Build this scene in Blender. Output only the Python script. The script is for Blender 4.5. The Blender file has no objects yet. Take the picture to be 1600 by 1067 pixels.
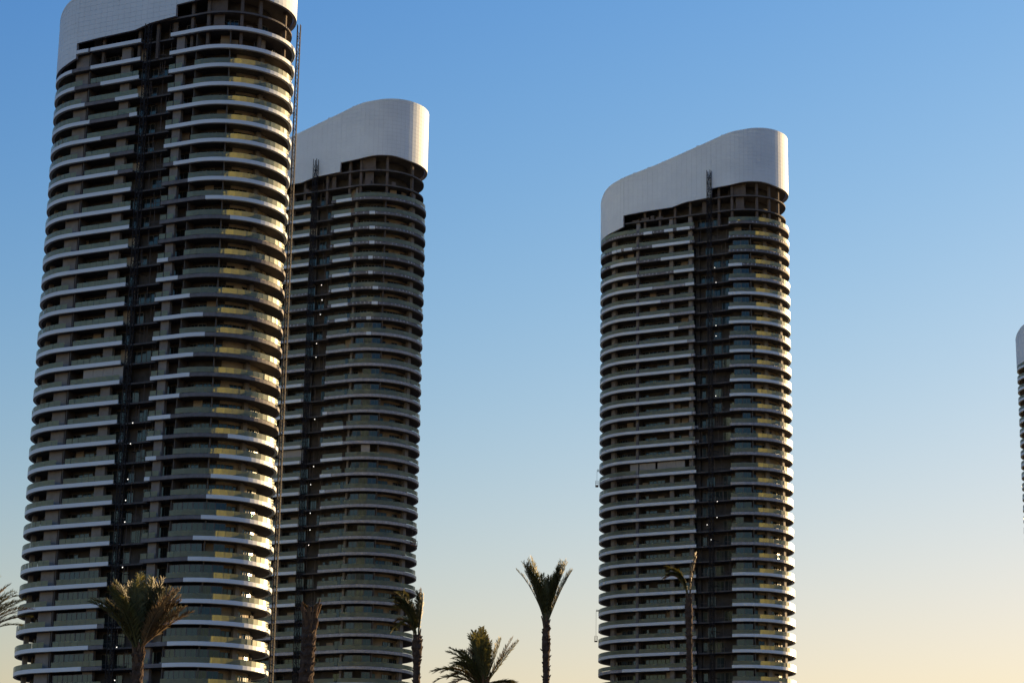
import bpy, math, random
from mathutils import Vector, Matrix
PI = math.pi
sc = bpy.context.scene
C = sc.collection

# ------------------------------------------------------------------ camera, sky, sun, exposure
PITCH, ROLL = math.radians(14.97), math.radians(0.94)
fw = Vector((0, math.cos(PITCH), math.sin(PITCH)))
up0 = Vector((0, -math.sin(PITCH), math.cos(PITCH)))
rt0 = Vector((1, 0, 0))
rt = rt0 * math.cos(ROLL) + up0 * math.sin(ROLL)
up = up0 * math.cos(ROLL) - rt0 * math.sin(ROLL)
cam_data = bpy.data.cameras.new('camera')
cam = bpy.data.objects.new('camera', cam_data)
C.objects.link(cam)
M = Matrix((rt, up, -fw)).transposed().to_4x4()
M.translation = (0, 0, 1.7)
cam.matrix_world = M
cam_data.sensor_width = 36.0
cam_data.lens = 36.0 * 3540 / 1600
cam_data.clip_start = 0.5
cam_data.clip_end = 20000
sc.camera = cam

SUN_EL, SUN_AZ = math.radians(9.2), math.radians(49.0)       # azimuth to the right of straight ahead
world = bpy.data.worlds.new('World')
sc.world = world
world.use_nodes = True
wn = world.node_tree
wn.nodes.clear()
sky = wn.nodes.new('ShaderNodeTexSky')
sky.sky_type = 'NISHITA'
sky.sun_disc = False
sky.sun_elevation = SUN_EL
sky.sun_rotation = SUN_AZ
sky.altitude = 0
sky.air_density = 1.75
sky.dust_density = 0.3
sky.ozone_density = 1.0
# one tone curve for the whole dome (a camera's): per-channel gamma, then a soft shoulder that keeps the glow round the sun in range
pre = wn.nodes.new('ShaderNodeVectorMath'); pre.operation = 'SCALE'; pre.inputs['Scale'].default_value = 0.1
sep = wn.nodes.new('ShaderNodeSeparateXYZ')
com = wn.nodes.new('ShaderNodeCombineXYZ')
wn.links.new(sky.outputs[0], pre.inputs[0])
wn.links.new(pre.outputs[0], sep.inputs[0])
for i, (gm_, gn_) in enumerate(((2.45, 5.3), (1.91, 4.05), (1.47, 6.5))):
    last = sep.outputs[i]
    for op, val, slot in (('POWER', gm_, 1), ('MULTIPLY', -gn_, 1), ('EXPONENT', None, None), ('SUBTRACT', 1.0, 0), ('MULTIPLY', 10.0, 1)):
        nd = wn.nodes.new('ShaderNodeMath'); nd.operation = op
        wn.links.new(last, nd.inputs[1 if slot == 0 else 0])
        if slot is not None: nd.inputs[slot].default_value = val
        last = nd.outputs[0]
    wn.links.new(last, com.inputs[i])
bg = wn.nodes.new('ShaderNodeBackground')
bg.inputs['Strength'].default_value = 0.0512
wo = wn.nodes.new('ShaderNodeOutputWorld')
wn.links.new(com.outputs[0], bg.inputs[0])
wn.links.new(bg.outputs[0], wo.inputs[0])

sun_data = bpy.data.lights.new('sun', 'SUN')
sun_data.energy = 5.0
sun_data.angle = math.radians(0.5)
sun_data.color = (1.0, 0.67, 0.33)
sun = bpy.data.objects.new('sun', sun_data)
C.objects.link(sun)
sd = Vector((math.sin(SUN_AZ) * math.cos(SUN_EL), math.cos(SUN_AZ) * math.cos(SUN_EL), math.sin(SUN_EL)))
sun.rotation_euler = sd.to_track_quat('Z', 'Y').to_euler()
sun.location = (300, 100, 200)

vs = sc.view_settings
vs.view_transform = 'Standard'
vs.look = 'None'
vs.gamma = 1.0
vs.use_curve_mapping = False
vs.exposure = 1.09
sc.cycles.max_bounces = 8
sc.cycles.transparent_max_bounces = 16

# ------------------------------------------------------------------ materials
def mat(name, col, rough=0.6, metal=0.0, spec=0.5, noise=0.0, nscale=1.0, bump=0.0, bscale=4.0, emit=None, rnd=0.0):
    m = bpy.data.materials.new(name)
    m.use_nodes = True
    nt = m.node_tree
    b = nt.nodes['Principled BSDF']
    b.inputs['Base Color'].default_value = (*col, 1)
    b.inputs['Roughness'].default_value = rough
    b.inputs['Metallic'].default_value = metal
    b.inputs['Specular IOR Level'].default_value = spec
    tc = nt.nodes.new('ShaderNodeTexCoord')
    src = None
    if noise:
        n = nt.nodes.new('ShaderNodeTexNoise')
        n.inputs['Scale'].default_value = nscale
        n.inputs['Detail'].default_value = 6
        n.inputs['Roughness'].default_value = 0.65
        nt.links.new(tc.outputs['Object'], n.inputs['Vector'])
        r = nt.nodes.new('ShaderNodeMapRange')
        r.inputs['From Min'].default_value = 0.3
        r.inputs['From Max'].default_value = 0.7
        r.inputs['To Min'].default_value = 1 - noise
        r.inputs['To Max'].default_value = 1 + noise
        nt.links.new(n.outputs['Fac'], r.inputs['Value'])
        src = r.outputs[0]
    if rnd:
        oi = nt.nodes.new('ShaderNodeObjectInfo')
        r2 = nt.nodes.new('ShaderNodeMapRange')
        r2.inputs['To Min'].default_value = 1 - rnd
        r2.inputs['To Max'].default_value = 1 + rnd
        nt.links.new(oi.outputs['Random'], r2.inputs['Value'])
        if src:
            mu = nt.nodes.new('ShaderNodeMath')
            mu.operation = 'MULTIPLY'
            nt.links.new(src, mu.inputs[0])
            nt.links.new(r2.outputs[0], mu.inputs[1])
            src = mu.outputs[0]
        else:
            src = r2.outputs[0]
    if src:
        v = nt.nodes.new('ShaderNodeVectorMath')
        v.operation = 'SCALE'
        v.inputs[0].default_value = col
        nt.links.new(src, v.inputs['Scale'])
        nt.links.new(v.outputs[0], b.inputs['Base Color'])
    if bump:
        n2 = nt.nodes.new('ShaderNodeTexNoise')
        n2.inputs['Scale'].default_value = bscale
        n2.inputs['Detail'].default_value = 4
        nt.links.new(tc.outputs['Object'], n2.inputs['Vector'])
        bp = nt.nodes.new('ShaderNodeBump')
        bp.inputs['Strength'].default_value = bump
        bp.inputs['Distance'].default_value = 0.05
        nt.links.new(n2.outputs['Fac'], bp.inputs['Height'])
        nt.links.new(bp.outputs[0], b.inputs['Normal'])
    if emit:
        b.inputs['Emission Color'].default_value = (*emit[0], 1)
        b.inputs['Emission Strength'].default_value = emit[1]
    return m

def glass_mat(name, tint, film, glow, amount):
    """balustrade glass under a film of building dust: partly clear, partly scattering, glossy"""
    m = bpy.data.materials.new(name)
    m.use_nodes = True
    nt = m.node_tree
    nt.nodes.clear()
    N = nt.nodes.new
    tr = N('ShaderNodeBsdfTransparent'); tr.inputs[0].default_value = (*tint, 1)
    df = N('ShaderNodeBsdfDiffuse'); df.inputs[0].default_value = (*film, 1)
    tl = N('ShaderNodeBsdfTranslucent'); tl.inputs[0].default_value = (*glow, 1)
    g1 = N('ShaderNodeBsdfGlossy'); g1.inputs['Roughness'].default_value = 0.08
    g2 = N('ShaderNodeBsdfGlossy'); g2.inputs['Roughness'].default_value = 0.5; g2.inputs['Color'].default_value = (0.95, 1.0, 0.95, 1)
    gl = N('ShaderNodeMixShader'); gl.inputs[0].default_value = 0.84
    nt.links.new(g1.outputs[0], gl.inputs[1]); nt.links.new(g2.outputs[0], gl.inputs[2])
    m1 = N('ShaderNodeMixShader'); m1.inputs[0].default_value = 0.55
    m2 = N('ShaderNodeMixShader')
    m3 = N('ShaderNodeMixShader')
    fr = N('ShaderNodeFresnel'); fr.inputs[0].default_value = 1.6
    tc = N('ShaderNodeTexCoord')
    nz = N('ShaderNodeTexNoise'); nz.inputs['Scale'].default_value = 0.9; nz.inputs['Detail'].default_value = 5
    mr = N('ShaderNodeMapRange')
    mr.inputs['From Min'].default_value = 0.3; mr.inputs['From Max'].default_value = 0.7
    mr.inputs['To Min'].default_value = amount * 0.88; mr.inputs['To Max'].default_value = min(1, amount * 1.12)
    ov = N('ShaderNodeVectorMath'); ov.operation = 'ADD'
    oi = N('ShaderNodeObjectInfo')
    sc3 = N('ShaderNodeVectorMath'); sc3.operation = 'SCALE'; sc3.inputs[0].default_value = (31, 17, 53)
    L = nt.links.new
    L(oi.outputs['Random'], sc3.inputs['Scale']); L(tc.outputs['Object'], ov.inputs[0]); L(sc3.outputs[0], ov.inputs[1])
    L(ov.outputs[0], nz.inputs['Vector']); L(nz.outputs['Fac'], mr.inputs['Value']); L(mr.outputs[0], m2.inputs[0])
    L(df.outputs[0], m1.inputs[1]); L(tl.outputs[0], m1.inputs[2])
    L(tr.outputs[0], m2.inputs[1]); L(m1.outputs[0], m2.inputs[2])
    L(fr.outputs[0], m3.inputs[0]); L(m2.outputs[0], m3.inputs[1]); L(gl.outputs[0], m3.inputs[2])
    o = N('ShaderNodeOutputMaterial'); L(m3.outputs[0], o.inputs[0])
    return m

def leaf_mat(name, col, tcol):
    m = bpy.data.materials.new(name)
    m.use_nodes = True
    nt = m.node_tree
    nt.nodes.clear()
    N = nt.nodes.new
    L = nt.links.new
    oi = N('ShaderNodeObjectInfo')
    rp = N('ShaderNodeMapRange'); rp.inputs['To Min'].default_value = 0.6; rp.inputs['To Max'].default_value = 1.5
    L(oi.outputs['Random'], rp.inputs['Value'])
    def sc_(c):
        v = N('ShaderNodeVectorMath'); v.operation = 'SCALE'; v.inputs[0].default_value = c
        L(rp.outputs[0], v.inputs['Scale']); return v.outputs[0]
    d = N('ShaderNodeBsdfPrincipled'); d.inputs['Roughness'].default_value = 0.55
    L(sc_(col), d.inputs['Base Color'])
    t = N('ShaderNodeBsdfTranslucent'); L(sc_(tcol), t.inputs[0])
    mx = N('ShaderNodeMixShader'); mx.inputs[0].default_value = 0.3
    L(d.outputs[0], mx.inputs[1]); L(t.outputs[0], mx.inputs[2])
    o = N('ShaderNodeOutputMaterial'); L(mx.outputs[0], o.inputs[0])
    return m

WHITE = mat('white_cladding', (0.72, 0.79, 0.80), 0.42, 0.0, 0.4, 0.05, 0.25, rnd=0.03)
CROWN = mat('crown_cladding', (0.72, 0.80, 0.80), 0.46, 0.0, 0.35, 0.07, 0.12)
JOINT = mat('panel_joint', (0.42, 0.42, 0.43), 0.7)
PRIME = mat('primed_edge', (0.36, 0.36, 0.37), 0.5, 0.0, 0.5, 0.35, 1.6, rnd=0.08)
BARE = mat('bare_edge', (0.17, 0.165, 0.165), 0.7, 0.0, 0.3, 0.25, 1.2, rnd=0.1)
BRACK = mat('galvanised_bracket', (0.36, 0.36, 0.37), 0.4, 0.6)
CONC = mat('concrete_slab', (0.115, 0.108, 0.102), 0.85, 0.0, 0.3, 0.3, 0.35, 0.3, 3.0)
RAW = mat('raw_concrete', (0.13, 0.11, 0.095), 0.9, 0.0, 0.2, 0.25, 0.6)
COLM = mat('concrete_column', (0.23, 0.215, 0.20), 0.85, 0.0, 0.3, 0.2, 0.6, 0.3, 3.0)
WALL = mat('pale_wall', (0.36, 0.31, 0.24), 0.85, 0.0, 0.3, 0.25, 0.3)  # pale tone that puts sunlit cream into the end wall; also colours the blockwork
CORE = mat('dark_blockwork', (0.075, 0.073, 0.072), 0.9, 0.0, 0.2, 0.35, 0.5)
FRAME = mat('window_frame', (0.10, 0.10, 0.105), 0.45, 0.3)
PANE = mat('window_pane', (0.018, 0.024, 0.028), 0.085, 0.0, 0.6, rnd=0.25)
PANE.node_tree.nodes['Principled BSDF'].inputs['Specular Tint'].default_value = (0.6, 0.88, 1.0, 1)
LOUV = mat('louvre_panel', (0.36, 0.35, 0.33), 0.5, 0.0, 0.4, 0.1, 0.8)
PART = mat('partition_render', (0.11, 0.10, 0.09), 0.8, 0.0, 0.3, 0.15, 0.8)
RUST = mat('hoist_steel', (0.013, 0.011, 0.011), 0.7, 0.2, 0.4, 0.3, 2.0)
LAMP = mat('lamp_lens', (0.8, 0.8, 0.75), 0.3, emit=((1.0, 0.95, 0.85), 0.9))
BALU = glass_mat('balustrade_glass', (0.40, 0.52, 0.53), (0.165, 0.22, 0.20), (0.97, 0.90, 0.34), 0.68)
SAND = mat('ground_cover', (0.048, 0.05, 0.05), 0.95, 0.0, 0.2, 0.25, 0.02, 0.5, 0.5)
LEAF = leaf_mat('palm_leaf', (0.088, 0.090, 0.030), (0.18, 0.16, 0.03))
DRY = leaf_mat('dry_palm_leaf', (0.15, 0.10, 0.045), (0.16, 0.10, 0.03))
BARK = mat('palm_bark', (0.075, 0.05, 0.034), 0.95, 0.0, 0.2, 0.45, 5.0, 0.8, 14.0)
BOOT = mat('palm_leaf_base', (0.13, 0.08, 0.045), 0.9, 0.0, 0.2, 0.4, 6.0)
ROPE = mat('steel_rope', (0.06, 0.06, 0.06), 0.5, 0.6)
CRAD = mat('cradle_paint', (0.20, 0.10, 0.05), 0.6)

# ------------------------------------------------------------------ mesh helpers
class MB:
    def __init__(s):
        s.v, s.f = [], []
    def add(s, vs_, fs_):
        n = len(s.v)
        s.v += [tuple(v) for v in vs_]
        s.f += [tuple(i + n for i in f) for f in fs_]
        return s
    BF = [(0, 3, 2, 1), (4, 5, 6, 7), (0, 1, 5, 4), (1, 2, 6, 5), (2, 3, 7, 6), (3, 0, 4, 7)]
    def hexa(s, p):
        return s.add(p, s.BF)
    def box(s, x0, x1, y0, y1, z0, z1, m=None):
        p = [(x0, y0, z0), (x1, y0, z0), (x1, y1, z0), (x0, y1, z0), (x0, y0, z1), (x1, y0, z1), (x1, y1, z1), (x0, y1, z1)]
        if m: p = [m @ Vector(q) for q in p]
        return s.hexa(p)
    def bar(s, a, b, w, w2=None):
        a, b = Vector(a), Vector(b)
        d = (b - a).normalized()
        ref = Vector((0, 0, 1)) if abs(d.z) < 0.9 else Vector((1, 0, 0))
        x = d.cross(ref).normalized(); y = d.cross(x)
        h, h2 = w / 2, (w if w2 is None else w2) / 2
        p = [a - x*h - y*h, a + x*h - y*h, a + x*h + y*h, a - x*h + y*h, b - x*h2 - y*h2, b + x*h2 - y*h2, b + x*h2 + y*h2, b - x*h2 + y*h2]
        return s.hexa(p)
    def mesh(s, name, m):
        me = bpy.data.meshes.new(name)
        me.from_pydata(s.v, [], s.f)
        for mm in (m if isinstance(m, (list, tuple)) else [m]):
            me.materials.append(mm)
        me.update()
        return me
    def build(s, name, m, parent=None, kind=None, smooth=False):
        o = bpy.data.objects.new(name, s.mesh(name, m))
        C.objects.link(o)
        if parent: o.parent = parent
        if kind: o['kind'] = kind
        if smooth:
            for p in o.data.polygons: p.use_smooth = True
        return o

def place(name, me, parent, matrix):
    o = bpy.data.objects.new(name, me)
    C.objects.link(o)
    o.parent = parent
    o.matrix_local = matrix
    return o

def thing(name, label, cat, loc=(0, 0, 0), rz=0.0, group=None):
    o = bpy.data.objects.new(name, None)
    o.empty_display_size = 0.5
    C.objects.link(o)
    o.location = loc
    o.rotation_euler = (0, 0, rz)
    o['label'] = label
    o['category'] = cat
    if group: o['group'] = group
    return o

# ------------------------------------------------------------------ the ground
g = MB()
S = 9000
g.add([(-S, -S, 0), (S, -S, 0), (S, S, 0), (-S, S, 0)], [(0, 1, 2, 3)])
go = g.build('ground', SAND)
go['kind'] = 'structure'

# ------------------------------------------------------------------ the towers: stadium plan, A = half the straight side, R = end radius
A, R, H = 13.0, 11.35, 3.58
QH = A + PI * R                       # perimeter station where the back straight begins
TURN = math.radians(-26.0)

def pt(q, r, z=0.0):
    """station q round the perimeter (0 = middle of the front, + to the right), r = distance from the long axis"""
    if abs(q) <= A: return Vector((q, -r, z))
    s = 1 if q > 0 else -1
    if abs(q) <= QH:
        ph = (abs(q) - A) / R
        return Vector((s * (A + r * math.sin(ph)), -r * math.cos(ph), z))
    return Vector((s * (A - (abs(q) - QH)), r, z))

def ang(q):
    if abs(q) <= A: return 0.0
    s = 1 if q > 0 else -1
    return s * min((abs(q) - A) / R, PI)

def frame_at(q, r, z):
    return Matrix.Translation(pt(q, r, z)) @ Matrix.Rotation(ang(q), 4, 'Z')

def stations(q0, q1, step=1.0):
    out = [q0]
    marks = [-QH, -A, A, QH]
    q = q0
    while q < q1 - 1e-6:
        nxt = q1
        for mk in marks:
            if q + 1e-6 < mk < nxt: nxt = mk
        seg = nxt - q
        curved = A - 1e-6 <= abs((q + nxt) / 2) <= QH + 1e-6
        n = max(1, math.ceil(seg / step)) if curved else 1
        for i in range(1, n + 1): out.append(q + seg * i / n)
        q = nxt
    return out

def sweep(mb, q0, q1, prof, zoff=0.0, step=1.0):
    """closed profile [(r, z)] carried round the outline from q0 to q1, ends capped"""
    qs = stations(q0, q1, step)
    n = len(prof)
    vs_, fs_ = [], []
    for q in qs:
        for r, z in prof: vs_.append(pt(q, r, z + zoff))
    for i in range(len(qs) - 1):
        for j in range(n):
            k = (j + 1) % n
            fs_.append((i*n + j, i*n + k, (i+1)*n + k, (i+1)*n + j))
    fs_.append(tuple(range(n - 1, -1, -1)))
    fs_.append(tuple((len(qs) - 1) * n + j for j in range(n)))
    mb.add(vs_, fs_)

def outline(r, notch=None, nr=None):
    """whole perimeter as a polygon; notch = (q0, q1) on the front cut back to radius nr"""
    qs = stations(-QH - A, QH + A, 0.9)[:-1]
    if not notch: return [pt(q, r) for q in qs]
    out = []
    n0, n1 = notch
    done = False
    for q in qs:
        if n0 <= q <= n1: continue
        if q > n1 and not done:
            out += [pt(n0, r), pt(n0, nr), pt(min(n1, A), nr)] + ([pt(n1, nr)] if n1 > A else []) + [pt(n1, r)]
            done = True
        out.append(pt(q, r))
    return out

def plate(mb, poly, z0, z1):
    n = len(poly)
    vs_ = [(p.x, p.y, z0) for p in poly] + [(p.x, p.y, z1) for p in poly]
    fs_ = [tuple(range(n - 1, -1, -1)), tuple(range(n, 2 * n))]
    fs_ += [(i, (i + 1) % n, n + (i + 1) % n, n + i) for i in range(n)]
    mb.add(vs_, fs_)

CROWN_TOP = [(-24.4, 10.2), (-23.6, 10.9), (-22.7, 11.8), (-20.6, 13.3), (-18.4, 14.2), (-16, 14.8), (-13, 15.6), (-9.8, 16.35), (-5.5, 17.4),
             (-1.2, 18.65), (3, 19.9), (7.2, 21.15), (9.8, 21.95), (12.3, 22.75), (14.7, 23.3), (17, 23.65), (19.1, 24.1), (21.7, 24.5), (23.3, 24.65), (24.4, 24.7)]
def lerp_tab(t, x):
    if x <= t[0][0]: return t[0][1]
    for (a, va), (b, vb) in zip(t, t[1:]):
        if x <= b: return va + (vb - va) * (x - a) / (b - a)
    return t[-1][1]

def crown_bottom(step):
    return [(-80, 1.2), (-24, 1.2), (-21, 1.4), (-17, 1.75), (-14.33, 2.4), (-14.32, 5.35), (-9, 5.65), (-1.3, 5.85), (1.3, 6.5),
            (2.2, 6.7), (step - 0.01, 7.1), (step, 9.3), (13.8, 9.6), (17.8, 10.3), (21.8, 10.5), (26.7, 10.0), (34, 10.0), (80, 10.0)]

WF = 2.08                             # window module on the straight
def window_mesh(w, h):
    f = MB()
    for x0, x1 in ((-w/2, -w/2 + 0.09), (w/2 - 0.09, w/2), (-0.04, 0.04)): f.box(x0, x1, -0.06, 0.06, 0, h)
    for i in (0, 1):
        x0, x1 = ((-w/2 + 0.09, -0.04), (0.04, w/2 - 0.09))[i]
        f.box(x0, x1, -0.05, 0.05, 0, 0.09); f.box(x0, x1, -0.05, 0.05, h - 0.09, h); f.box(x0, x1, -0.045, 0.045, 0.95, 1.01)
    p = MB()
    for i in (0, 1):
        x0, x1 = ((-w/2 + 0.085, -0.035), (0.035, w/2 - 0.085))[i]
        p.box(x0, x1, -0.012, 0.012, 0.085, h - 0.085)
    return f, p

def tower(label, cx, cy, z0, cfg, rng):
    T = thing('apartment_tower', label, 'tower', (cx, cy, 0), TURN, 'unfinished curved apartment towers')
    n0, n1 = cfg['recess']
    white, glassr = cfg['white'], cfg['glass']
    kmax = int((z0 - 5.0) / H)
    kvis = cfg['kvis']
    z_of = lambda k: z0 - H * k
    # inner wall behind the glazing, and the core above
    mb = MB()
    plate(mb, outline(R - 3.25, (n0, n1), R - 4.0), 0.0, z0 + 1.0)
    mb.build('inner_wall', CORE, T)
    mb = MB()
    sweep(mb, 20.6, 34.0, [(R - 3.27, 0.1), (R - 3.18, 0.1), (R - 3.18, z0 + 0.9), (R - 3.27, z0 + 0.9)])
    mb.build('sunlit_end_wall', WALL, T)  # right end of the inner wall again, its sunlit look put into a paler colour
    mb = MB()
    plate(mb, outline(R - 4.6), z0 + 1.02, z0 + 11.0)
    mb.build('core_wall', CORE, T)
    # floor slabs
    mb = MB()
    plate(mb, outline(R - 0.13, (n0, n1), R - cfg['notch']), -0.30, 0.0)
    slab = mb.mesh('slab', CONC)
    mb = MB()
    plate(mb, outline(R - 0.75), -0.34, 0.0)
    slab2 = mb.mesh('slab', CONC)
    for k in range(cfg['ktop'], kmax + 1): place('slab', slab, T, Matrix.Translation((0, 0, z_of(k))))
    for k in range(-3, cfg['ktop']): place('slab', slab2, T, Matrix.Translation((0, 0, z_of(k))))
    # white fascia runs and the bare or primed edges between them
    WP = [(R - 0.55, -0.37), (R - 0.05, -0.37), (R, -0.32), (R, 0.33), (R - 0.04, 0.36), (R - 0.12, 0.36), (R - 0.12, -0.315), (R - 0.55, -0.315)]
    GP = [(R - 0.50, -0.37), (R - 0.07, -0.37), (R - 0.04, -0.33), (R - 0.04, 0.28), (R - 0.08, 0.31), (R - 0.12, 0.31), (R - 0.12, -0.33), (R - 0.50, -0.33)]
    rest_w, brk = MB(), MB()
    for k in range(cfg['ktop'], kmax + 1):
        runs = white.get(k)
        if runs is None: runs = [(-34, n0), (n1, 34)] if k > kvis else []
        runs = [(max(a, -QH) if a > -33.9 else -QH, b if b < 33.9 else QH) for a, b in runs]
        tall = cfg.get('tall') == k
        for a, b in runs:
            m_ = rest_w if k > kvis + 1 else MB()
            wp = WP if not (tall and b > 20) else [(r, z + 1.5 if z > 0 else z - 1.7) for r, z in WP]
            sweep(m_, a, b, wp, z_of(k))
            if m_ is not rest_w: m_.build('fascia', WHITE, T)
        sweep(rest_w, QH + 0.02, QH + 2 * A - 0.02, WP, z_of(k))
        # grey runs fill what is left outside the recess
        if k > kvis + 1: continue
        cur = -QH
        gaps = []
        for a, b in sorted(runs) + [(QH, QH)]:
            if a - cur > 0.15: gaps.append((cur, a))
            cur = max(cur, b)
        for a, b in gaps:
            for c, d in ((a, min(b, n0)), (max(a, n1), b)):
                if d - c < 0.2: continue
                if k < 0 and cfg['name'] != 1: continue
                m_ = MB()
                sweep(m_, c + 0.03, d - 0.03, GP, z_of(k))
                m_.build('slab_edge', PRIME if k >= cfg['primed'] else BARE, T)
                q = c + 0.4
                while q < min(d, 30) - 0.3:
                    if cfg['name'] > 1 and rng.random() < 0.8 and q > -26:
                        M_ = frame_at(q, R - 0.04, z_of(k))
                        brk.box(-0.14, 0.14, -0.035, 0.0, -0.10 + rng.uniform(-0.1, 0.05), 0.22, M_)
                    q += 0.95
    if rest_w.v: rest_w.build('fascia', WHITE, T, 'stuff')
    if brk.v: brk.build('bracket', BRACK, T, 'stuff')
    # balustrades: every pane of the nearest tower, whole runs elsewhere
    pw = 1.32
    gm = MB(); gm.box(-pw/2 + 0.015, pw/2 - 0.015, -0.012, 0.012, 0, 0.95)
    gmesh = gm.mesh('glass_panel', BALU)
    cand, rest_g = [], MB()
    for k in range(cfg['kglass'], kmax + 1):
        for a, b in glassr + [(QH, QH + 2 * A)]:
            a, b = max(a, -QH), min(b, QH) if a < QH else b
            n = max(1, round((b - a) / pw))
            run = MB()
            for i in range(n):
                q = a + (b - a) * (i + 0.5) / n
                M_ = frame_at(q, R - 0.06, z_of(k) + 0.36) @ Matrix.Rotation(rng.gauss(0, 0.03), 4, 'Z') @ Matrix.Rotation(rng.gauss(0, 0.012), 4, 'X') if q <= QH else Matrix.Translation(pt(q, R - 0.06, z_of(k) + 0.36))
                vis = math.cos(ang(q) - math.radians(cfg['view'])) if q <= QH else -1
                if cfg['panes'] and vis > 0 and k <= kvis:
                    cand.append((vis + 0.006 * k, len(cand), M_))
                elif vis > -0.2 and k <= kvis and not cfg['panes']:
                    run.box(-pw/2 + 0.015, pw/2 - 0.015, -0.012, 0.012, 0, 0.95, M_)
                else:
                    rest_g.box(-pw/2 + 0.015, pw/2 - 0.015, -0.012, 0.012, 0, 0.95, M_)
            if run.v: run.build('balustrade', BALU, T)
    cand.sort(reverse=True)
    for i, (_, _, M_) in enumerate(cand):
        if i < 300: place('glass_panel', gmesh, T, M_)
        else: rest_g.box(-pw/2 + 0.015, pw/2 - 0.015, -0.012, 0.012, 0, 0.95, M_)
    if rest_g.v: rest_g.build('glass_panel', BALU, T, 'stuff')
    # windows behind the balconies; far flush ones where the facade comes forward
    hw = 2.72
    fm, pm = {}, {}
    for key, w in (('s', WF), ('c', WF * (R - 3.1) / R), ('f', WF * (R - 0.9) / R)):
        f_, p_ = window_mesh(w - 0.02, hw)
        fm[key] = (f_, f_.mesh('window', FRAME)); pm[key] = (p_, p_.mesh('pane', PANE))
    cand, rf, rp, wp_ = [], MB(), MB(), MB()
    for k in range(cfg['ktop'], kmax + 1):
        if k == 17: continue
        q = -QH + WF / 2 - 0.48
        while q < QH - WF:
            qc = q + WF / 2
            q += WF
            if k > kvis and rng.random() < 0.5: continue
            inrec = n0 - 0.6 < qc < n1 + 0.6
            flush = any(a < qc < b and k >= kk for a, b, kk in cfg['flush'])
            p_open = 0.6 if k < 3 else 0.28 if k < 20 else 0.14
            if inrec: p_open = 0.55
            if flush: p_open = 0.04
            if rng.random() < p_open:
                if rng.random() < 0.45 and not inrec:
                    wp_.box(-WF * 0.4, WF * 0.4, -0.05, 0.05, 0.0, rng.choice((1.0, 2.4, 3.2)), frame_at(qc, R - 3.05, z_of(k) + 0.004))
                continue
            if inrec: r = R - 3.85
            elif flush: r = R - 0.9
            else: r = R - 3.1
            key = 's' if abs(qc) <= A else ('f' if flush else 'c')
            jz, jx = rng.gauss(0, 0.014), rng.gauss(0, 0.012)
            if 29 < qc < 35: jz, jx = (0, 0) if k in (26, 27) else (jz * 2.5, jx * 2.5)
            M_ = frame_at(qc, r, z_of(k) + 0.004) @ Matrix.Rotation(jz, 4, 'Z') @ Matrix.Rotation(jx, 4, 'X')
            vis = math.cos(ang(qc) - math.radians(cfg['view'])) if k <= kvis else -9
            cand.append((vis + 0.004 * k, len(cand), M_, key))
    cand.sort(reverse=True)
    for i, (v_, _, M_, key) in enumerate(cand):
        if i < 300:
            w = place('window', fm[key][1], T, M_)
            place('pane', pm[key][1], w, Matrix.Identity(4))
        else:
            for src, dst in ((fm[key][0], rf), (pm[key][0], rp)):
                dst.add([M_ @ Vector(p) for p in src.v], src.f)
    rf.build('window_frame', FRAME, T, 'stuff')
    rp.build('pane', PANE, T, 'stuff')
    wp_.build('blockwork', WALL, T, 'stuff')
    # things left about by the works: board stacks on open floors, outdoor units on finished balconies
    clut, unit = MB(), MB()
    for k in range(-2, kvis):
        for _ in range(7 if k < 6 else 3):
            q = rng.uniform(-20, 24)
            if n0 < q < n1: continue
            w_ = rng.uniform(0.3, 1.0)
            M_ = frame_at(q, R - rng.uniform(1.2, 2.2), z_of(k) + 0.004)
            if k < 6: clut.box(-w_, w_, -0.3, 0.3, 0, rng.uniform(0.25, 1.1), M_)
            elif k > 10: unit.box(-0.42, 0.42, -0.16, 0.16, 0.02, 0.66, M_)
        for _ in range(3):
            q = rng.uniform(n0 + 0.4, n1 - 0.4)
            M_ = frame_at(q, R - rng.uniform(1.8, 2.4), z_of(k) + 0.004)
            clut.box(-0.035, 0.035, -0.035, 0.035, 0, 3.2, M_)
            if rng.random() < 0.5: clut.box(-0.7, 0.7, -0.02, 0.02, 0.9, 1.0, M_)
    if clut.v: clut.build('board_stack', RAW, T, 'stuff')
    if unit.v: unit.build('outdoor_unit', LOUV, T, 'stuff')
    # louvre band of the plant floor
    for a, b in cfg['louvre']:
        n = max(1, round((b - a) / 2.2))
        for i in range(n):
            q = a + (b - a) * (i + 0.5) / n
            m_ = MB()
            w = (b - a) / n * (R - 1.0) / R if abs(q) > A else (b - a) / n
            m_.box(-w/2 + 0.03, w/2 - 0.03, -0.04, 0.04, 0.01, 3.1)
            for j in range(9): m_.box(-w/2 + 0.08, w/2 - 0.08, -0.07, -0.04, 0.3 + j * 0.3, 0.42 + j * 0.3)
            o = m_.build('louvre_panel', LOUV, T)
            o.matrix_local = frame_at(q, R - 1.0, z_of(17))
    # columns, partitions
    for q, w, r in cfg['columns']:
        m_ = MB()
        m_.box(-w/2, w/2, -0.4, 0.4, 0, z0 + 3.2)
        m_.build('column', COLM, T).matrix_local = frame_at(q, r, 0)
    for q in cfg['topcols']:
        m_ = MB(); m_.box(-0.28, 0.28, -0.28, 0.28, 0, 12.2)
        m_.build('column', RAW, T).matrix_local = frame_at(q, R - 1.5, z0 + H - 3.6)
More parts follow.
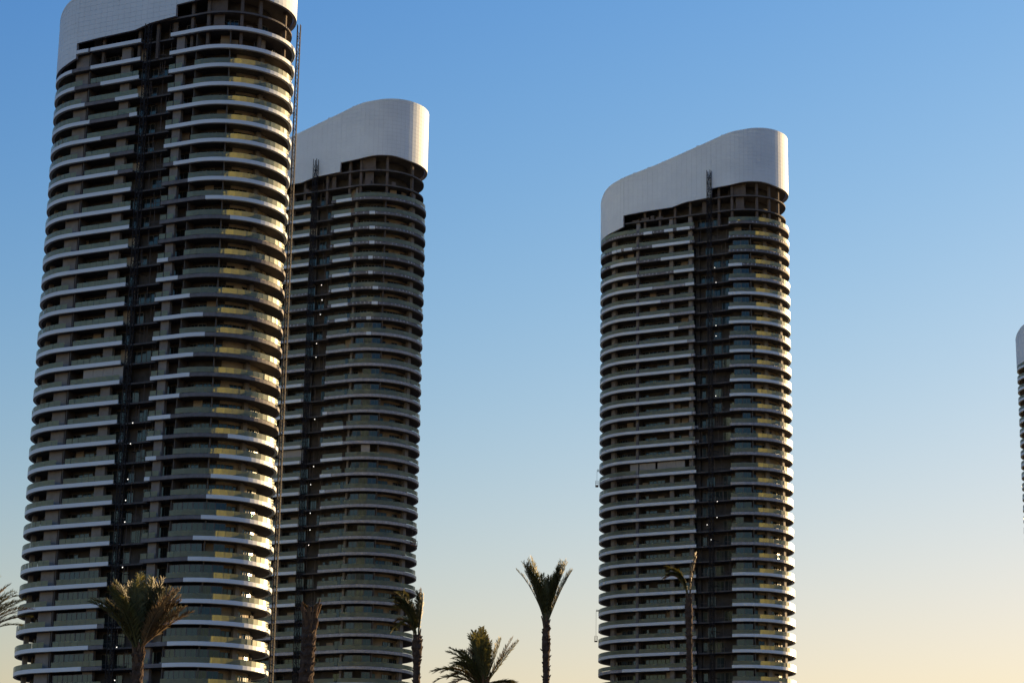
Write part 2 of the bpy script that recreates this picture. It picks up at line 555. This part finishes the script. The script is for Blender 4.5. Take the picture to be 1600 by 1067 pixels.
    for q0_, q1_, zz in ((14.5, 17.6, 7.2), (15.2, 17.2, 3.7), (6.0, 7.0, 3.6)):
        m_ = MB(); m_.box(-(q1_ - q0_)/2, (q1_ - q0_)/2, -0.12, 0.12, 0, 3.1)
        m_.build('wall_panel', RAW, T).matrix_local = frame_at((q0_ + q1_)/2, R - 1.9, z0 + zz)
    for k in range(cfg['ktop'] + 1, min(kvis + 2, kmax)):
        for q in cfg['partitions']:
            m_ = MB(); m_.box(-0.1, 0.1, 0.5, 2.95, 0.0, H - 0.31)
            m_.build('partition', PART, T).matrix_local = frame_at(q, R - 0.2, z_of(k) + 0.003)
    # crown: a dark carrier frame behind, panel by panel cladding in front
    cb = crown_bottom(cfg['step'])
    qs = set(stations(-QH - A, QH + A, 1.1))
    q = -A
    while q < A: qs.add(q); q += 1.3
    q = QH
    while q < QH + A: qs.add(q); qs.add(-q); q += 1.3
    qs |= {-14.33, -14.32, cfg['step'] - 0.01, cfg['step']}
    qs = sorted(qs)
    qs = [a for a, b in zip(qs, qs[1:] + [1e9]) if b - a > 0.2 or abs(b - a - 0.01) < 1e-6] 
    shell, clad = MB(), MB()
    ring = []
    for q in qs:
        x = pt(q, R).x
        b = lerp_tab(cb, q) if abs(q) < 40 else (1.2 if q < 0 else 10.0) if abs(q) < QH else 10.0 - 8.8 * min(1, max(0, (12 - x) / 24))
        ring.append((q, z0 + b, z0 + lerp_tab(CROWN_TOP, x)))
    def quad(mb, i, j, ro, ri):
        (qa, ba, ta), (qb, bb, tb) = ring[i], ring[j]
        if abs(qb - qa) < 0.02: return
        mb.hexa([pt(qa, ri, ba), pt(qb, ri, bb), pt(qb, ro, bb), pt(qa, ro, ba), pt(qa, ri, ta), pt(qb, ri, tb), pt(qb, ro, tb), pt(qa, ro, ta)])
    n = len(ring)
    for i in range(n):
        j = (i + 1) % n
        if j == 0: continue
        quad(shell, i, j, R - 0.10, R - 0.55)
        (qa, ba, ta), (qb, bb, tb) = ring[i], ring[j]
        if qb - qa < 0.02: continue
        zr = 0.95
        z = z0
        while z < max(ta, tb):
            za0, za1 = max(z + 0.012, ba), min(z + zr - 0.012, ta)
            zb0, zb1 = max(z + 0.012, bb), min(z + zr - 0.012, tb)
            if za1 - za0 > 0.02 or zb1 - zb0 > 0.02:
                za1, zb1 = max(za1, za0 + 0.005), max(zb1, zb0 + 0.005)
                za1, zb1 = min(za1, ta + 0.01), min(zb1, tb + 0.01)
                e1, e2, e3, e4 = [rng.uniform(0, 0.004) for _ in range(4)]
                sh = 0.011
                clad.add([pt(qa + sh, R + e1, za0), pt(qb - sh, R + e2, zb0), pt(qb - sh, R + e3, zb1), pt(qa + sh, R + e4, za1),
                          pt(qa + sh, R - 0.06, za0), pt(qb - sh, R - 0.06, zb0), pt(qb - sh, R - 0.06, zb1), pt(qa + sh, R - 0.06, za1)],
                         [(0, 1, 2, 3), (0, 4, 5, 1), (1, 5, 6, 2), (2, 6, 7, 3), (3, 7, 4, 0)])
            z += zr
    cop = MB()
    for i in range(n - 1):
        (qa, ba, ta), (qb, bb, tb) = ring[i], ring[i + 1]
        if qb - qa < 0.02: continue
        cop.hexa([pt(qa, R - 0.6, ta - 0.4), pt(qb, R - 0.6, tb - 0.4), pt(qb, R + 0.03, tb - 0.4), pt(qa, R + 0.03, ta - 0.4),
                  pt(qa, R - 0.6, ta + 0.05), pt(qb, R - 0.6, tb + 0.05), pt(qb, R + 0.03, tb + 0.05), pt(qa, R + 0.03, ta + 0.05)])
    cr = shell.build('crown', JOINT, T)
    cop.build('coping', CROWN, cr)
    clad.build('cladding_panel', CROWN, cr, 'stuff')
    # floodlights of the works
    for q, z in cfg['lamps']:
        l = MB(); l.box(-0.1, 0.1, 0.02, 0.2, -0.1, 0.1); l.bar((0, 0.1, 0.1), (0, 0.1, 0.6), 0.05)
        lo = l.build('work_light', RUST, T)
        lo.matrix_local = frame_at(q, R - 0.55, z)
        e = MB(); e.box(-0.085, 0.085, 0.0, 0.022, -0.085, 0.085)
        e.build('lens', LAMP, lo)
    return T

def hoist(label, T, q, r, ztop, w=0.85):
    """lattice mast of a construction hoist standing off the facade"""
    base = T.matrix_basis @ pt(q, r, 0)
    h = thing('construction_hoist', label, 'hoist', base, T.rotation_euler.z + ang(q), 'construction hoist masts')
    m = MB()
    hw = w / 2
    cs = [(-hw, -hw), (hw, -hw), (hw, hw), (-hw, hw)]
    for x, y in cs: m.box(x - 0.055, x + 0.055, y - 0.055, y + 0.055, 0, ztop)
    z = 0.0
    n = 0
    while z < ztop - 1.5:
        for i in range(4):
            a, b = cs[i], cs[(i + 1) % 4]
            m.bar((a[0], a[1], z), (b[0], b[1], z), 0.08)
            if n % 2: a, b = b, a
            m.bar((a[0], a[1], z), (b[0], b[1], z + 1.5), 0.06)
        z += 1.5; n += 1
    m.build('mast', RUST, h)
    z = 9.0
    while z < ztop - 8:
        t = MB()
        for x in (-hw, hw): t.bar((x, hw, z), (x * 2.2, r - R + 2.2, z), 0.1)
        t.bar((-hw * 1.5, 1.2, z), (hw * 1.5, 1.2, z), 0.08)
        t.build('wall_tie', RUST, h)
        z += H * 3
    c = MB()
    c.box(-hw - 1.5, -hw - 0.15, -0.6, 0.7, 0, 2.4)
    c.build('hoist_cage', RUST, h).location = (0, 0, 8.0)
    return h
W1={-1:[(-15.9,-11.6),(-11.1,0.2),(6.7,34.0)],0:[(-34.0,-15.2),(-10.8,0.3),(6.7,34.0)],1:[(-34.0,-14.2),(-8.3,0.2),(6.7,34.0)],2:[(-34.0,-11.6),(-4.8,0.3),(6.8,34.0)],3:[(-34.0,-10.2),(-1.4,0.3),(6.7,34.0)],4:[(-34.0,-7.5),(6.7,34.0)],5:[(-34.0,-5.2),(6.6,34.0)],6:[(-34.0,-3.2),(8.9,34.0)],7:[(-34.0,-0.1),(12.2,34.0)],8:[(-34.0,0.1),(15.9,34.0)],9:[(-34.0,0.1),(20.5,34.0)],10:[(-34.0,0.1)],11:[(-34.0,0.1),(6.6,8.9)],12:[(-34.0,0.1),(6.6,11.2)],13:[(-34.0,0.1),(6.6,13.9)],14:[(-34.0,0.1),(6.6,16.6)],15:[(-34.0,0.1),(6.6,17.1)],16:[(-34.0,0.1),(6.6,15.2)],17:[(-34.0,0.1),(6.6,14.7)],18:[(-34.0,0.1),(6.6,12.9)],19:[(-34.0,0.1),(6.6,11.3)],20:[(-34.0,0.1),(6.6,9.9),(22.0,34.0)],21:[(-34.0,0.1),(6.6,8.8),(20.7,34.0)],22:[(-34.0,0.1),(6.6,7.7),(19.4,34.0)],23:[(-34.0,0.1),(18.8,34.0)],24:[(-34.0,0.1),(18.1,34.0)],25:[(-34.0,0.1),(16.9,34.0)],26:[(-34.0,0.1),(16.2,34.0)],27:[(-34.0,0.1),(15.6,34.0)],28:[(-34.0,0.1),(14.6,34.0)],29:[(-34.0,-1.4),(13.8,34.0)],30:[(-34.0,-3.0),(13.2,34.0)],31:[(-34.0,-4.2),(12.4,34.0)]}
W2={0:[(-34.0,1.4),(8.3,12.4)],1:[(-34.0,1.5),(7.8,12.3),(16.9,18.2)],2:[(-34.0,1.4),(8.0,12.4),(17.0,18.3)],3:[(-34.0,1.5),(8.1,12.4),(17.1,18.3)],4:[(-34.0,1.5),(7.9,12.5),(17.0,18.0)],5:[(-34.0,1.5),(7.9,12.5),(17.1,18.1)],6:[(7.9,12.5),(18.2,19.5)],7:[(8.0,12.3),(18.1,19.5)],8:[(9.1,12.4),(17.0,18.1)],9:[(17.1,18.2)],10:[],11:[],12:[(-34.0,1.0)],13:[(-34.0,1.0)],14:[(-34.0,1.1),(6.8,7.9)],15:[(-34.0,1.1),(6.6,12.3)],16:[(-34.0,1.2),(6.7,12.3)],17:[(-34.0,1.2),(6.7,12.3)],18:[(-34.0,1.2),(6.7,9.6)],19:[(-34.0,1.3),(6.8,8.1)],20:[(-34.0,1.3)],21:[(-34.0,1.4)],22:[(-34.0,1.4)],23:[(-34.0,1.5)],24:[(-34.0,1.5)],25:[(-34.0,1.6)],26:[(-34.0,1.6)],27:[],28:[],29:[]}
W3={-1:[(-14.3,-11.2)],0:[(-8.9,-6.6),(-3.4,-1.1),(-0.1,3.3)],1:[(-18.0,-16.4),(-16.2,-15.0),(-14.2,-11.9),(-6.6,3.3)],2:[(-18.5,-10.9),(-4.3,4.4)],3:[(-34.0,-10.6),(-0.9,4.4),(13.3,16.7)],4:[(-34.0,-6.6),(2.1,4.4)],5:[(-34.0,-4.4),(13.2,34.0)],6:[(-34.0,-2.0),(13.2,34.0)],7:[(-34.0,0.2),(13.3,34.0)],8:[(-34.0,2.5)],9:[(-34.0,3.5),(13.4,19.0),(19.6,34.0)],10:[(-34.0,3.5)],11:[(-34.0,4.6),(13.4,34.0)],12:[(-34.0,3.5),(13.3,34.0)],13:[(-34.0,3.6)],14:[(-34.0,3.6)],15:[(-34.0,3.6)],16:[(-34.0,3.6)],17:[(-9.9,4.7)],18:[(-34.0,4.7)],19:[(-34.0,4.6)],20:[(-34.0,4.6)],21:[(-34.0,4.6)],22:[(-34.0,4.6)],23:[(-34.0,4.6)],24:[(-34.0,4.5),(13.6,34.0)],25:[(-34.0,4.5),(13.5,34.0)],26:[(-34.0,1.6),(13.5,34.0)],27:[(-34.0,1.6),(13.4,34.0)],28:[(-34.0,1.6),(13.4,34.0)],29:[(-34.0,0.3),(13.4,34.0)],30:[(-14.3,-2.3),(13.3,34.0)]}

LAMPS1 = [(3.1, 89.2), (2.9, 85.5), (2.8, 79.2), (2.6, 75.5), (2.7, 71.7), (2.8, 63.8), (2.6, 50.1), (2.6, 44.5)]
LAMPS2 = [(4.9, 147.8), (5.2, 144.2), (4.9, 140.8), (4.2, 134.0), (4.2, 130.8), (4.5, 116.3), (4.7, 105.4), (4.1, 101.3), (4.3, 94.8), (4.4, 91.0), (4.2, 87.6)]
LAMPS3 = [(9.6, 161.8), (9.9, 158.0), (9.8, 147.2), (9.8, 144.6), (9.6, 129.8), (9.8, 104.2), (9.7, 100.4), (7.2, 98.8), (8.2, 95.2)]
CF1 = dict(name=1, recess=(0.1, 6.6), notch=1.5, white=W1, glass=[(-34, -12.4), (-10.6, 0.1), (6.6, 9.6), (12.2, 34)], ktop=-1, kglass=1, kvis=32, primed=99,
           tall=32, view=-35, topcols=(-9, -1, 3, 10.5, 14, 21, 25, 33), panes=True, flush=[(12.0, 22.5, 24), (-10.5, -2.0, 27)], louvre=[(-8.5, 0.1)], step=7.6, lamps=LAMPS1, partitions=(-11.4, 12.0, 18.9),
           columns=[(-13.7, 3.0, R - 1.75), (-3.7, 2.0, R - 1.6), (8.4, 1.7, R - 1.3), (-22, 1.5, R - 1.8), (26.8, 0.9, R - 2.75)])
CF2 = dict(name=2, recess=(1.7, 7.0), notch=1.5, white=W2, glass=[(-34, -11), (-10, 1.6), (7.2, 12.2), (13.1, 34)], ktop=0, kglass=0, kvis=30, primed=9,
           view=-31, topcols=(-9, -1, 5, 11, 14, 21, 29), panes=False, flush=[(13.4, 20.5, 9)], louvre=[(-5.0, 1.6), (16.6, 18.8)], step=9.0, lamps=LAMPS2, partitions=(-10.5, 20.8),
           columns=[(-13.7, 2.0, R - 1.75), (-4.5, 1.6, R - 1.6), (12.8, 0.5, R - 2.0), (30, 1.2, R - 1.8)])
CF3 = dict(name=3, recess=(4.6, 13.3), notch=1.2, white=W3, glass=[(-34, -10.8), (-10.0, 4.4), (13.5, 34)], ktop=0, kglass=0, kvis=31, primed=4,
           view=-22, topcols=(-18, -9, -5, -1, 3, 10.5, 14, 21, 25, 29), panes=False, flush=[(13.4, 18.8, 2)], louvre=[(-12.7, -6.1), (-5.6, 1.5)], step=9.0, lamps=LAMPS3, partitions=(-10.4, 18.9),
           columns=[(-10.8, 1.0, R - 1.6), (-2.0, 1.0, R - 1.6), (3.0, 1.0, R - 1.6), (-19, 1.4, R - 1.8), (24.0, 1.0, R - 2.6), (30, 1.2, R - 1.8)])
W4 = {k: [(-34, 4.5), (13.4, 34)] for k in range(-1, 31)}
CF4 = dict(CF3, name=4, white=W4, lamps=[], louvre=[], kvis=16)
rng = random.Random(7)
t1 = tower('nearest and largest tower at left, crown cut by the photo edge, right end golden', -64.1, 397.5, 157.6, CF1, rng)
t2 = tower('dark shaded tower standing half hidden behind the right side of the large golden tower', -43.6, 511.0, 167.4, CF2, rng)
t3 = tower('tower standing alone against open sky right of centre, sunlit along its right edge', 45.0, 540.2, 172.6, CF3, rng)
t4 = tower('distant tower cut off by the right edge of the photo, only its left end showing', 189.3, 715.0, 187.8, CF4, rng)
hoist('dark lattice hoist mast in the dark recess of the nearest left tower, below its crown', t1, 2.2, R + 0.6, 163.8)
hoist('lattice hoist mast running up the sunlit right edge of the nearest left tower', t1, 34.6, R + 0.8, 166.0, 0.55)
hoist('hoist mast whose tip stands before the white crown of the shaded middle tower', t2, 2.8, R + 0.6, 178.2)
hoist('hoist mast whose tip stands before the white crown of the lone tower right of centre', t3, 8.7, R + 0.6, 186.4)

# ------------------------------------------------------------------ small cradles hung from the balcony edges
def cradle(label, T, q, z, up_to, arm=True):
    b = T.matrix_basis @ pt(q, R + 0.55, z)
    c = thing('suspended_cradle', label, 'cradle', b, T.rotation_euler.z + ang(q), 'work cradles on the balcony edges')
    m = MB()
    for zz in (0.0, 0.55, 1.1):
        for y in (-0.35, 0.35): m.bar((-1.0, y, zz), (1.0, y, zz), 0.07)
        for x in (-1.0, 1.0): m.bar((x, -0.35, zz), (x, 0.35, zz), 0.07)
    for x in (-1.0, 0, 1.0):
        for y in (-0.35, 0.35): m.bar((x, y, 0), (x, y, 1.1), 0.06)
    m.build('guard_rail', CRAD, c)
    m = MB(); m.box(-1.0, 1.0, -0.36, 0.36, -0.08, -0.02); m.build('deck', CRAD, c)
    for x in (-0.9, 0.9):
        m = MB(); m.bar((x, 0, 1.1), (x, 0, up_to), 0.045); m.build('rope', ROPE, c)
    if arm:
        m = MB(); m.bar((-0.9, 0.0, up_to), (-0.9, 1.6, up_to), 0.14); m.bar((0.9, 0.0, up_to), (0.9, 1.6, up_to), 0.14)
        m.build('outrigger', RUST, c)
cradle('small work cradle hanging at the left edge of the lone tower, at its plant floor', t3, -26.0, 111.4, 3.9)
cradle('small work cradle hanging low at the left edge of the lone tower', t3, -26.0, 73.4, 7.4)
cradle('small work cradle hanging at the right edge of the shaded middle tower', t2, 31.0, 88.0, 3.9)

# ------------------------------------------------------------------ palms
def tube(mb, pts, rads, n=10, rng=None, jag=0.0):
    vs_, fs_ = [], []
    for i, (p, r) in enumerate(zip(pts, rads)):
        a = pts[min(i + 1, len(pts) - 1)] - pts[max(i - 1, 0)]
        a.normalize()
        x = a.cross(Vector((0, 1, 0))).normalized(); y = a.cross(x)
        for j in range(n):
            t = 2 * PI * (j + 0.5 * (i % 2)) / n
            rr = r * (1 + (rng.uniform(-jag, jag) if rng else 0))
            vs_.append(p + x * math.cos(t) * rr + y * math.sin(t) * rr)
    for i in range(len(pts) - 1):
        for j in range(n):
            k = (j + 1) % n
            fs_.append((i*n + j, i*n + k, (i+1)*n + k, (i+1)*n + j))
    fs_.append(tuple(range(n))[::-1]); fs_.append(tuple((len(pts)-1)*n + j for j in range(n)))
    mb.add(vs_, fs_)

def frond(parent, rng, base, az, tilt, length, droop, wind, leaf, width=0.034, fold=0.55, npair=64, start=0.16, m=LEAF):
    """one feather leaf: a bending midrib with two rows of narrow leaflets"""
    d = Vector((math.sin(tilt) * math.cos(az), math.sin(tilt) * math.sin(az), math.cos(tilt)))
    p = Vector(base)
    pts = [p.copy()]
    n = 14
    for i in range(n):
        t = (i + 1) / n
        d = (d + Vector((0, 0, -droop * t * 0.16)) + Vector(wind) * 0.12 * t).normalized()
        p = p + d * length / n
        pts.append(p.copy())
    mb = MB()
    for i in range(n):
        mb.bar(pts[i], pts[i + 1], 0.06 * (1 - 0.85 * i / n), 0.06 * (1 - 0.85 * (i + 1) / n))
    side0 = Vector((-math.sin(az), math.cos(az), 0))
    for i in range(npair):
        t = start + (1 - start) * (i + rng.random() * 0.6) / npair
        f = min(t * n, n - 1e-3); j = int(f)
        q = pts[j].lerp(pts[j + 1], f - j)
        ax = (pts[j + 1] - pts[j]).normalized()
        sd_ = (side0 - ax * side0.dot(ax)).normalized()
        nm = ax.cross(sd_)
        L = leaf * (0.35 + 0.65 * math.sin(PI * min(1, max(0.0, (t - start) / (1 - start))) ** 0.75 * 0.86 + 0.25)) * rng.uniform(0.8, 1.15)
        for s in (-1, 1):
            v = (ax * rng.uniform(0.65, 1.0) + sd_ * s * rng.uniform(0.45, 0.9) + nm * rng.uniform(0.1, fold) + Vector(wind) * 0.35 + Vector((0, 0, -0.12))).normalized()
            w = v.cross(nm if abs(v.dot(nm)) < 0.9 else sd_).normalized() * width * rng.uniform(0.7, 1.2)
            e = q + v * L + Vector((0, 0, -0.10 * L))
            mid = q + v * L * 0.5
            mb.add([q, mid + w * 0.5, e, mid - w * 0.5], [(0, 1, 2, 3)])
    return mb.build('frond', m, parent)

def palm(label, base, head, r0, r1, fronds, rng, stubs=26, lean=0.0, swell=None, name='date_palm', leaf=0.5, width=0.034):
    """base on the ground, head = where the leaves spring; fronds = list of (azimuth, tilt, length, droop, wind, material)"""
    P = thing(name, label, 'palm tree', base, 0.0, 'palms in front of the towers')
    H_ = Vector(head) - Vector(base)
    tr = MB()
    n = max(30, int(H_.z / 0.16))
    pts, rads = [], []
    for i in range(n + 1):
        t = i / n
        off = Vector((lean * math.sin(PI * t), 0, 0))
        pts.append(H_ * t + off)
        r = r0 + (r1 - r0) * t
        if swell:
            for tc_, amp, wd in swell: r += amp * math.exp(-((t - tc_) * H_.z / wd) ** 2)
        rads.append(r * (1.06 if i % 2 else 0.94))
    tube(tr, pts, rads, 12, rng, 0.07)
    tr.build('trunk', BARK, P)
    sb = MB()                                                  # cut leaf bases all the way up
    for i in range(int(H_.z * 13)):
        t = rng.uniform(0.25, 0.995)
        j = min(n - 1, int(t * n))
        a = rng.uniform(0, 2 * PI)
        p = pts[j] + Vector((math.cos(a), math.sin(a), 0)) * rads[j] * 0.9
        o = Vector((math.cos(a), math.sin(a), rng.uniform(0.9, 1.8))).normalized()
        sb.bar(p, p + o * rng.uniform(0.07, 0.16), 0.07, 0.03)
    sb.build('leaf_scar', BARK, P, 'stuff')
    for i in range(stubs):                                     # fresh leaf bases under the crown
        a = i * 2.399
        t = rng.uniform(0, 1)
        m = MB()
        p = H_ + Vector((math.cos(a) * r1 * 0.8, math.sin(a) * r1 * 0.8, -0.75 + 0.8 * t))
        o = Vector((math.cos(a) * rng.uniform(0.15, 0.45), math.sin(a) * rng.uniform(0.15, 0.45), 1)).normalized()
        m.bar(p, p + o * rng.uniform(0.3, 0.6) * (1.0 if r1 > 0.2 else 0.6), 0.10, 0.05)
        m.build('leaf_base', BOOT, P)
    for az_, ti, ln, dr, wi, mm in fronds:
        frond(P, rng, H_ + Vector((math.cos(az_) * r1 * 0.35, math.sin(az_) * r1 * 0.35, rng.uniform(-0.15, 0.12))), az_, ti, ln, dr, wi, leaf * rng.uniform(0.85, 1.15), width, m=mm)
    return P

def spray(rng, n, az0, az1, t0, t1, l0, l1, droop=1.0, wind=(0, 0, 0), dry=0.1):
    """n fronds fanned between two azimuths and two tilts from the vertical (degrees)"""
    out = []
    for i in range(n):
        out.append((math.radians(rng.uniform(az0, az1)), math.radians(rng.uniform(t0, t1)), rng.uniform(l0, l1), droop * rng.uniform(0.6, 1.3), wind, DRY if rng.random() < dry else LEAF))
    return out

rp_ = random.Random(23)
# broad palm before the nearest tower
palm('broad bushy palm in front of the nearest left tower', (-12.9, 80, 0), (-12.97, 80, 11.7), 0.27, 0.2,
     spray(rp_, 22, 110, 250, 4, 34, 2.0, 2.55, 0.55, (-0.1, 0, 0)) + spray(rp_, 14, -60, 60, 4, 34, 2.1, 2.6, 0.3, (0.05, 0, 0), 0.35) +
     spray(rp_, 10, 0, 360, 0, 20, 2.1, 2.5, 0.4, (0, 0, 0)) + spray(rp_, 3, -25, 25, 38, 52, 1.8, 2.2, 0.3, (0.0, 0, 0), 0.8), rp_, leaf=0.5, width=0.045, stubs=20)
# bare headed palm
palm('headless palm trunk with a stub of cut leaves, before the shaded middle tower', (-7.75, 85, 0), (-7.42, 85, 13.75), 0.30, 0.27,
     spray(rp_, 5, 0, 360, 10, 60, 0.3, 0.5, 0.6, (0, 0, 0), 1.0), rp_, stubs=30, leaf=0.12)
# slim palm leaning its leaves left, before the edge of the shaded tower
palm('slim palm with leaves blown left, at the right edge of the shaded middle tower', (-4.2, 110, 0), (-4.37, 110, 16.3), 0.20, 0.17,
     spray(rp_, 20, 130, 230, 2, 20, 1.9, 2.5, 1.3, (-0.26, 0, 0), 0.1) + spray(rp_, 8, -50, 50, 2, 9, 1.6, 2.3, 0.8, (-0.2, 0, 0), 0.4) + spray(rp_, 3, 150, 210, 24, 40, 1.2, 1.6, 2.4, (-0.2, 0, 0), 0.5),
     rp_, stubs=10, swell=[(0.965, 0.09, 0.45)], leaf=0.42, width=0.05)
# low spreading palm
palm('low spreading feathery palm against the open sky between the towers', (-1.2, 110, 0), (-1.16, 110, 13.9), 0.30, 0.24,
     spray(rp_, 20, 130, 230, 8, 62, 1.5, 2.8, 1.1, (-0.2, 0, 0), 0.2) + spray(rp_, 10, 60, 130, 0, 32, 2.1, 2.9, 0.5, (-0.05, 0, 0)) + spray(rp_, 10, 230, 300, 0, 32, 2.1, 2.8, 0.5, (-0.05, 0, 0)) +
     spray(rp_, 5, -20, 20, 12, 40, 2.2, 2.8, 0.05, (0, 0, 0), 0.3) + spray(rp_, 3, -30, 30, 55, 80, 1.4, 1.8, 0.5, (0, 0, 0), 0.6), rp_, leaf=0.46, width=0.055)
# forked fan palm
palm('slim palm with a V shaped crown alone against the sky', (2.1, 110, 0), (1.88, 110, 17.1), 0.235, 0.15,
     spray(rp_, 18, 150, 210, 10, 25, 2.5, 3.15, 0.35, (-0.12, 0, 0), 0.05) + spray(rp_, 17, -30, 30, 8, 22, 2.5, 3.1, 0.3, (0.1, 0, 0), 0.08) + spray(rp_, 12, 0, 360, 0, 13, 1.9, 2.5, 0.3, (0, 0, 0), 0.05),
     rp_, stubs=10, swell=[(0.93, 0.06, 0.5)], leaf=0.44, width=0.05)
# sparse palm before the lone tower
palm('sparse palm with one bent plume and one upright leaf, before the lone tower', (9.35, 115, 0), (9.23, 115, 19.2), 0.22, 0.14,
     spray(rp_, 9, 160, 200, 8, 18, 1.7, 2.1, 1.8, (-0.55, 0, 0), 0.2) + spray(rp_, 3, -20, 20, 6, 11, 1.8, 2.2, 0.0, (0.1, 0, 0), 1.0),
     rp_, stubs=8, swell=[(0.95, 0.06, 0.5)], leaf=0.34, width=0.05)
# palm at the left edge
palm('palm at the far left edge, only its feathery right fronds in view', (-20.2, 85, 0), (-20.2, 85, 12.6), 0.30, 0.26,
     spray(rp_, 16, -50, 50, 12, 62, 2.0, 2.6, 0.6, (0.0, 0, 0)) + spray(rp_, 22, 50, 310, 5, 60, 2.2, 3.0, 0.8, (0, 0, 0)), rp_, leaf=0.42)
